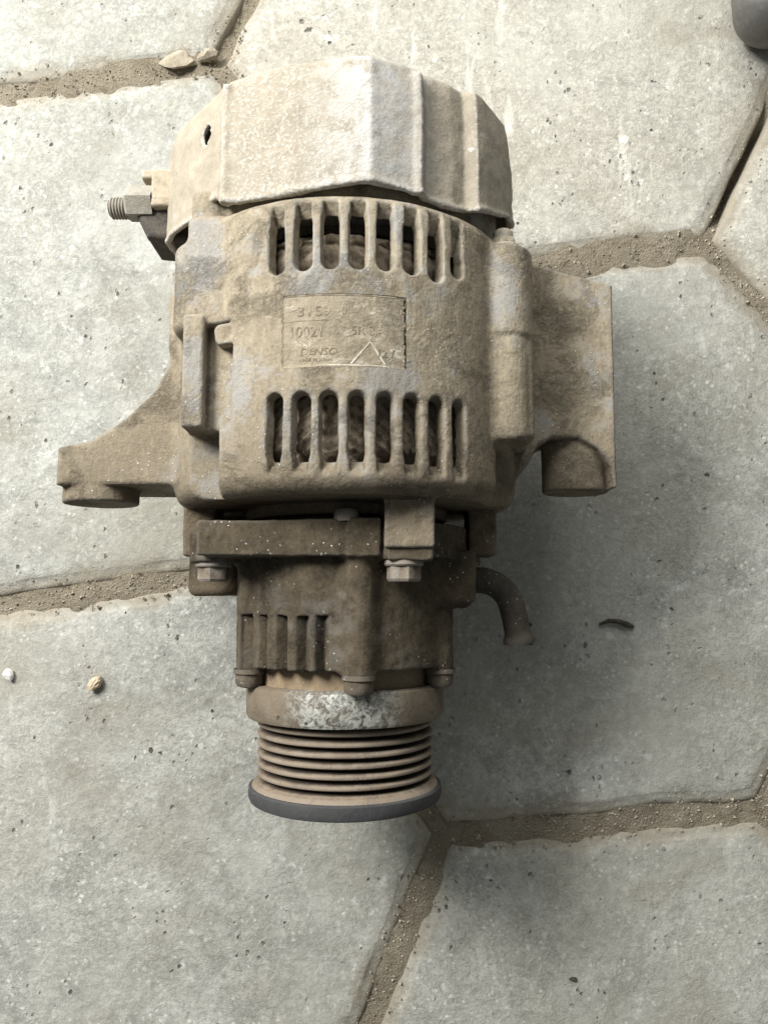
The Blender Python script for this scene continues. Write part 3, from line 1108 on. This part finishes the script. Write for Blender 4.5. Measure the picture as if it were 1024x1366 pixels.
def print_line(x0, y0, x1, y1, wd, mat=None, name='printed_line', lift=0.10):
    dx, dy = x1 - x0, y1 - y0
    L = math.hypot(dx, dy)
    ux, uy = -dy / L * wd / 2, dx / L * wd / 2
    V, F = [], []
    n = max(2, int(L / 1.0))
    for i in range(n + 1):
        f = i / n
        for s in (1, -1):
            for l in (lift, -0.3):
                V.append(wrap(x0 + dx * f + s * ux, y0 + dy * f + s * uy, l))
    for i in range(n):
        a = i * 4
        F += [(a, a + 4, a + 6, a + 2), (a + 1, a, a + 2 + 0, a + 3), (a, a + 1, a + 5, a + 4), (a + 2, a + 6, a + 7, a + 3)]
    return link_mesh(name, loc(V), F, mat or M['line'], plate, False)


print_text('3159', 4.6, 15.2, 4.4, 1.15)
print_text('0', 17.6, 15.6, 3.6, 1.0)
print_text('10021', 2.0, 9.0, 4.6, 0.95)
print_text('5R 3', 20.5, 9.6, 3.8, 1.0)
print_text('DENSO', 5.4, 3.6, 2.9, 1.15, 0.25)
print_text('MADE IN JAPAN', 5.4, 1.7, 1.35, 1.0)
print_text('12V', 28.0, 3.2, 3.4, 1.0)
print_line(0.6, 14.0, 14.2, 14.0, 0.28, M['letter'])
print_line(10.5, 0.45, 31.0, 0.45, 0.35)
print_line(0.8, 21.5, 34.0, 21.5, 0.3, M['letter'])
print_line(20.6, 0.9, 26.2, 7.6, 0.45)
print_line(26.4, 7.4, 30.6, 0.9, 0.40)

# --- through bolts
hex_head('through_bolt', (53.5, 113.8, 29.0), (0, 1, 0), 4.6, 4.4, M['pale_bolt'], alt, 6.0, 0.3)
lathe_y('bolt_end', [(117.0, 3.4), (120.4, 3.4), (121.2, 2.8), (121.2, 0.01)], 53.5, 29.0, M['pale_bolt'], alt, 24)

# --- output terminal on the left
tb = Vol((-92, 121, -12), (-50, 158, 30), 0.5)
tb.add(lambda x, y, z: rbox2(poly2(x, y, [(-54, 147), (-67, 147), (-75, 139), (-76, 136), (-71.5, 127.0), (-54, 125.5)]), np.maximum(-8 - z, z - 13), 2.0))
tb.rough(4, 0.1)
V, F = tb.mesh()
link_mesh('terminal_block', loc(V), F, M['black'], alt, True, vnormals(V, F))
hex_head('terminal_nut', (-69.8, 140.6, 10.8), (-1, 0, 0), 6.2, 9.6, M['stud'], alt, 0.0, 0.52)
pts, rd = [], []
for i in range(38):
    x = -76.0 - i * 0.27
    pts.append((x, 139.2, 10.0))
    rd.append(3.6 + 0.32 * math.sin(i * 1.55) - (0.9 if i > 35 else 0.0))
tube('terminal_stud', pts, rd, M['stud'], alt, 20)
tt = Vol((-78, 132, 2), (-54, 162, 22), 0.5)
tt.add(box(-74.0, -58, 148.5, 152.0, 6, 14.5, 1.0))
tt.add(box(-69.5, -58, 137, 151.0, 4, 16.5, 1.0), None, 0.5)
tt.rough(3, 0.1)
V, F = tt.mesh()
link_mesh('terminal_guard', loc(V), F, M['pale_bolt'], alt, True, vnormals(V, F))

# --- vacuum pump on the front
pm = Vol((-58, -30, -48), (52, 24, 52), 0.5)
pm.add(cyl(0, 0, 37.4, -24.2, 16, 0.8))
pm.add(cyl(0, 0, 43.0, 11.5, 22.6, 0.7), None, 0.8)
pm.add(box(-44.5, 13, 11.5, 22.6, 14, 40.0, 0.7), ((-48, 18), (5, 24), (10, 46)), 0.6)       # flat-topped part of the flange
pm.add(box(2.0, 12.6, 11.1, 23.0, 30, 43.6, 0.8), ((-2, 16), (4, 24), (26, 48)), 0.6)
for bx_, bz_, br in ((19.5, 37.0, 8.0), (-43.0, 19.5, 8.0), (42.0, -17.0, 8.0)):
    pm.add(cyl(bx_, bz_, br, 10.2, 20.0, 0.8), ((bx_ - 12, bx_ + 12), (6, 22), (bz_ - 12, bz_ + 12)), 1.0)
pm.add(box(14.5, 28.5, 9.8, 14.0, 30, 45.2, 0.8), ((10, 32), (6, 17), (26, 50)), 0.5)
# long rib that carries the front screw, and two at the sides
for a, rr, rad in ((R(81), 36.3, 5.4), (R(153), 35.0, 4.6), (R(24), 35.0, 4.6)):
    rx, rz = rr * math.cos(a), rr * math.sin(a)
    pm.add(cyl(rx, rz, rad, -25.6, 12, 0.6), ((rx - 11, rx + 11), (-30, 16), (rz - 11, rz + 11)), 3.0)
# sawtooth fins at the lower left
for lx_ in (-30.5, -25.0, -18.0, -11.0, -4.8):
    a = math.acos(lx_ / 37.4)
    ca, sa = math.cos(a), math.sin(a)
    cx, cz = 37.4 * ca, 37.4 * sa

    def fin(x, y, z):
        rad = x * ca + z * sa
        tg = -x * sa + z * ca
        d = (37.9 - 4.2 * np.clip(1 - np.abs(tg - 0.8) / 3.0, 0, 1) ** 1.2) - rad
        return np.maximum(np.maximum(d, np.abs(tg - 0.8) - 3.0), y + 7.0)
    pm.cut(fin, ((cx - 7, cx + 7), (-30, -5), (cz - 7, cz + 7)), 0.6)
# outlet boss on the right
pm.add(box(14, 44, -3.5, 14, -16, 22, 2.0), ((8, 48), (-8, 18), (-22, 28)), 2.0)
pm.add(lambda x, y, z: rbox2(np.hypot(y - 4.5, z - 3) - 9.5, np.maximum(20 - x, x - 43.5), 1.5), ((20, 52), (-10, 20), (-12, 18)), 2.5)
pm.rough(7, 0.14)
pm.rough(2.2, 0.09)
V, F = pm.mesh()
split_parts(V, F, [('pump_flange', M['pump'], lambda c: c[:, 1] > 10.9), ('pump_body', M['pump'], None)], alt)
del pm

for c, r in (((19.6, 9.8, 38.5), 5.6), ((-43.2, 10.0, 20.0), 5.6)):
    hex_head('flange_bolt', c, (0, -1, 0), r, 6.2, M['bolt'], alt, 6.1, rng.uniform(0, 1))
lathe_y('flange_stud', [(22.0, 3.9), (24.6, 3.9), (25.8, 3.0), (26.2, 0.01)], 1.8, 40.0, M['bolt'], alt, 24, 0.08)
for a, rr in ((R(81), 36.6), (R(153), 35.2), (R(24), 35.2)):
    x_, z_ = rr * math.cos(a), rr * math.sin(a)
    lathe_y('pump_screw', [(-25.0, 5.2), (-26.5, 5.3), (-26.9, 4.6), (-27.4, 4.6), (-29.6, 4.5), (-30.8, 3.8), (-31.2, 2.4), (-31.2, 0.01)],
            x_, z_, M['pump_dark'], alt, 28, 0.06)

# bent outlet pipe with a beaded end
pts = [(40, 4.6, 3), (45, 4.6, 3.2)]
for i in range(0, 13):
    a = R(90 - 80 * i / 12)
    pts.append((47.0 + 12.2 * math.cos(a), -7.8 + 12.4 * math.sin(a), 3.4 - 0.1 * i))
pts += [(59.8, -8.6, 1.8), (60.5, -12.0, 1.2), (60.9, -14.2, 0.9), (61.1, -15.2, 0.8), (61.3, -16.4, 0.7), (61.4, -17.4, 0.6), (61.5, -18.0, 0.5), (61.4, -17.2, 0.6), (61.2, -14.0, 0.8)]
rd = [4.6] * (len(pts) - 7) + [4.6, 5.2, 5.7, 5.6, 5.0, 3.7, 3.6]
tube('outlet_pipe', pts, rd, M['pipe'], alt, 28)

# --- pulley end
lathe_y('pump_collar', [(-22, 0.01), (-22, 29.5), (-24.5, 30.6), (-31.4, 30.4), (-31.4, 0.01)], 0, 0, M['collar'], alt, 128, 0.08)
lathe_y('bearing_ring', [(-30.6, 0.01), (-30.6, 33.2), (-31.4, 34.4), (-33, 34.7), (-40.8, 34.5), (-42.0, 33.8), (-42.2, 32.6), (-42.2, 0.01)], 0, 0, M['ring'], alt, 144, 0.07)
pr = [(-41.0, 0.01), (-41.0, 27.0), (-43.0, 28.2)]
y = -43.4
for g in range(6):
    pr += [(y, 29.6), (y - 0.45, 30.35), (y - 0.9, 30.5), (y - 1.35, 30.35), (y - 1.75, 29.6), (y - 2.25, 26.8), (y - 2.5, 26.2), (y - 2.8, 26.8)]
    y -= 3.3
pr += [(y, 30.2), (y - 0.5, 30.7), (y - 1.0, 31.6), (y - 2.4, 32.4), (y - 2.4, 0.01)]
pul = lathe_y('pulley', pr, 0, 0, M['rust'], alt, 176, 0.06)
y -= 2.2
rimo = lathe_y('rim', [(y + 0.3, 20), (y + 0.3, 32.7), (y - 0.2, 33.3), (y - 2.8, 33.4), (y - 4.4, 32.8), (y - 5.0, 31.4), (y - 5.0, 22), (y - 1.0, 20.5), (y - 1.0, 9), (y - 5.5, 8.6), (y - 5.5, 0.01)],
               0, 0, M['rim'], alt, 176, 0.07)
rimo.parent = pul
rimo['label'] = 'dark steel front rim of the pulley'

# ------------------------------------------------------------------ dark rounded part at the top right corner
dm = NT('dark_grey_painted_steel')
mid = dm.noise(60, 5, 0.6, 0.4)
cc = dm.mix(dm.ramp(mid, 0.35, 0.65), (0.085, 0.083, 0.078), (0.135, 0.130, 0.118))
cc = dm.mix(dm.ramp(dm.noise(420, 5, 0.7), 0.55, 0.72, 0, 0.5), cc, (0.20, 0.19, 0.165))
cc = dm.mix(dm.ramp(dm.noise(34, 5, 0.7, 1.0), 0.62, 0.72, 0, 0.7), cc, (0.03, 0.03, 0.03))
casm = dm.done(cc, 0.45, dm.bump(dm.noise(300, 5, 0.6), 0.25, 0.5), 0.0, 0.5)
can = bpy.data.objects.new('metal_canister', None)
col.objects.link(can)
can.location = (0.1775, 0.311, 0)
can['label'] = 'dark grey rounded metal canister cut off by the top right corner'
can['category'] = 'canister'


def lathe_c(name, prof, mat, seg=72, z0=18.5):
    V, F = [], []
    for y, r in prof:
        for s in range(seg):
            a = 2 * math.pi * s / seg
            V.append((r * math.cos(a) * S, y * S, (z0 + r * math.sin(a)) * S))
    for i in range(len(prof) - 1):
        for s in range(seg):
            t = (s + 1) % seg
            F.append((i * seg + s, i * seg + t, (i + 1) * seg + t, (i + 1) * seg + s))
    return sharp(link_mesh(name, V, np.array(F), mat, can), 40)


prof = [(-62, 0.01)]
for i in range(1, 15):
    a = R(90 * i / 14)
    prof.append((-62 + 15 - 15 * math.cos(a), 18.3 * math.sin(a) ** 0.9))
prof += [(-44, 18.5), (20, 18.5), (22, 17.8), (22, 0.01)]
lathe_c('casing', prof, casm)
lathe_c('end_cap', [(22.2, 0.01), (22.2, 12), (30, 12), (31, 11), (31, 0.01)], casm)

# ------------------------------------------------------------------ pebbles, mortar crumbs, grit


def stone(name, x, y, sx, sy, sz, mat, label=None, cat=None, group=None, rz=0.0, sub=3, sink=0.25, seed=0, jag=0.5, z=0.0):
    bm = bmesh.new()
    bmesh.ops.create_icosphere(bm, subdivisions=sub, radius=1.0)
    r2 = np.random.default_rng(seed)
    D = r2.normal(0, 1, (7, 3))
    D /= np.linalg.norm(D, axis=1, keepdims=True)
    lim = r2.uniform(0.50, 0.85, 7)
    for v in bm.verts:
        p = np.array(v.co)
        for q, l in zip(D, lim):                # chip flats off the ball
            e = p @ q
            if e > l:
                p = p - q * (e - l) * 0.9
        p *= 1 + r2.normal(0, jag * 0.12)
        v.co = (p[0] * sx * S, p[1] * sy * S, (p[2] + 1 - sink) * sz * S)
    me = bpy.data.meshes.new(name)
    bm.to_mesh(me)
    bm.free()
    me.polygons.foreach_set('use_smooth', np.ones(len(me.polygons), dtype=bool))
    me.set_sharp_from_angle(angle=R(16))
    me.materials.append(mat)
    o = bpy.data.objects.new(name, me)
    col.objects.link(o)
    o.location = (x * S, y * S, z * S)
    o.rotation_euler = (0, 0, rz)
    if label:
        o['label'] = label
        o['category'] = cat
        if group:
            o['group'] = group
    return o


tanst = mat_stone('tan_stone', (0.42, 0.33, 0.23), (0.58, 0.49, 0.37))
whst = mat_stone('white_stone', (0.70, 0.68, 0.63), (0.80, 0.79, 0.76))
greyst = mat_stone('mortar_grey', (0.25, 0.215, 0.16), (0.37, 0.325, 0.25))
darkst = mat_stone('dark_crumb', (0.045, 0.038, 0.030), (0.10, 0.085, 0.065))
stone('pebble', -125.0, -39.0, 4.2, 2.5, 2.2, tanst, 'small tan pebble lying on the slab left of the pulley', 'pebble', None, 0.9, seed=3)
stone('pebble', -163.0, -35.5, 2.4, 3.2, 1.8, whst, 'small white pebble at the left edge of the slab', 'pebble', None, 0.2, seed=5)
stone('mortar_chunk', -97.0, 251.5, 9.5, 6.0, 2.6, greyst, 'flat grey mortar chunk stuck in the top left joint', 'mortar chunk', None, 0.30, seed=8, sink=0.9, z=-0.5, sub=2, jag=0.8)
stone('mortar_chunk', -83.0, 254.0, 6.0, 2.8, 2.4, greyst, 'narrow mortar sliver at the top left joint corner', 'mortar chunk', None, 0.5, seed=12, sink=0.6, z=-0.5, sub=2, jag=0.8)
tw = tube('twig', [(94, -13.6, 1.0), (98, -12.0, 1.6), (102, -12.2, 1.8), (106, -13.6, 1.6), (109, -14.6, 1.0)], [0.5, 0.9, 1.0, 1.3, 0.7], darkst, None, 8,
          conv=lambda V: np.asarray(V) * S)
tw['label'] = 'short dark twig on the slab right of the bent pipe'
tw['category'] = 'twig'
stone('stone_crumb', 79.0, -160.5, 2.0, 1.1, 1.0, darkst, 'dark crumb with a pale scratch beside it on the bottom right slab', 'crumb', None, 0.1, seed=21, sub=2)
stone('stone_crumb', 63.3, -15.8 + 2, 1.5, 1.2, 0.9, darkst, 'dark round crumb on the slab just right of the bent pipe', 'crumb', None, 0.4, seed=22, sub=2)

# loose grit: uncountable grains along the joints and thinly over the slabs
gv, gf = [], []
tet = np.array([(1, 0, -0.5), (-0.5, 0.87, -0.5), (-0.5, -0.87, -0.5), (0.1, 0, 0.8), (0.6, 0.5, 0.3)])
tf = [(0, 1, 4), (1, 3, 4), (0, 4, 3), (1, 2, 3), (2, 0, 3), (0, 2, 1)]


def grain(x, y, z, s):
    a = rng.uniform(0, 6.28)
    c, s_ = math.cos(a), math.sin(a)
    b = len(gv)
    for p in tet * rng.uniform(0.7, 1.3, (5, 3)) * s:
        gv.append(((x + c * p[0] - s_ * p[1]) * S, (y + s_ * p[0] + c * p[1]) * S, (z + p[2]) * S))
    gf.extend([tuple(b + i for i in f) for f in tf])


for i in range(-2, 3):
    for j in range(-2, 3):
        B = vert('B', i, j)
        for A in (vert('A', i, j), vert('A', i + 1, j), vert('A', i, j + 1)):
            for _ in range(420):
                f = rng.uniform(0, 1)
                p = A + (B - A) * f
                e = (B - A) / np.linalg.norm(B - A)
                off = rng.normal(0, 3.4)
                x, y = p[0] - e[1] * off, p[1] + e[0] * off
                if abs(x) > 320 or not -320 < y < 440:
                    continue
                zz = gz[int((x + 330) / 2), int((y + 330) / 2)] if abs(off) < 4.5 else 0.0
                grain(x, y, zz + 0.1, abs(rng.normal(0.0, 0.35)) + 0.22)
link_mesh('grit', gv, gf, mat_stone('grit', (0.20, 0.165, 0.115), (0.50, 0.46, 0.38)), None, False)
g = bpy.data.objects['grit']
g['kind'] = 'stuff'
g['label'] = 'loose sandy grit scattered along the slab joints'
g['category'] = 'grit'
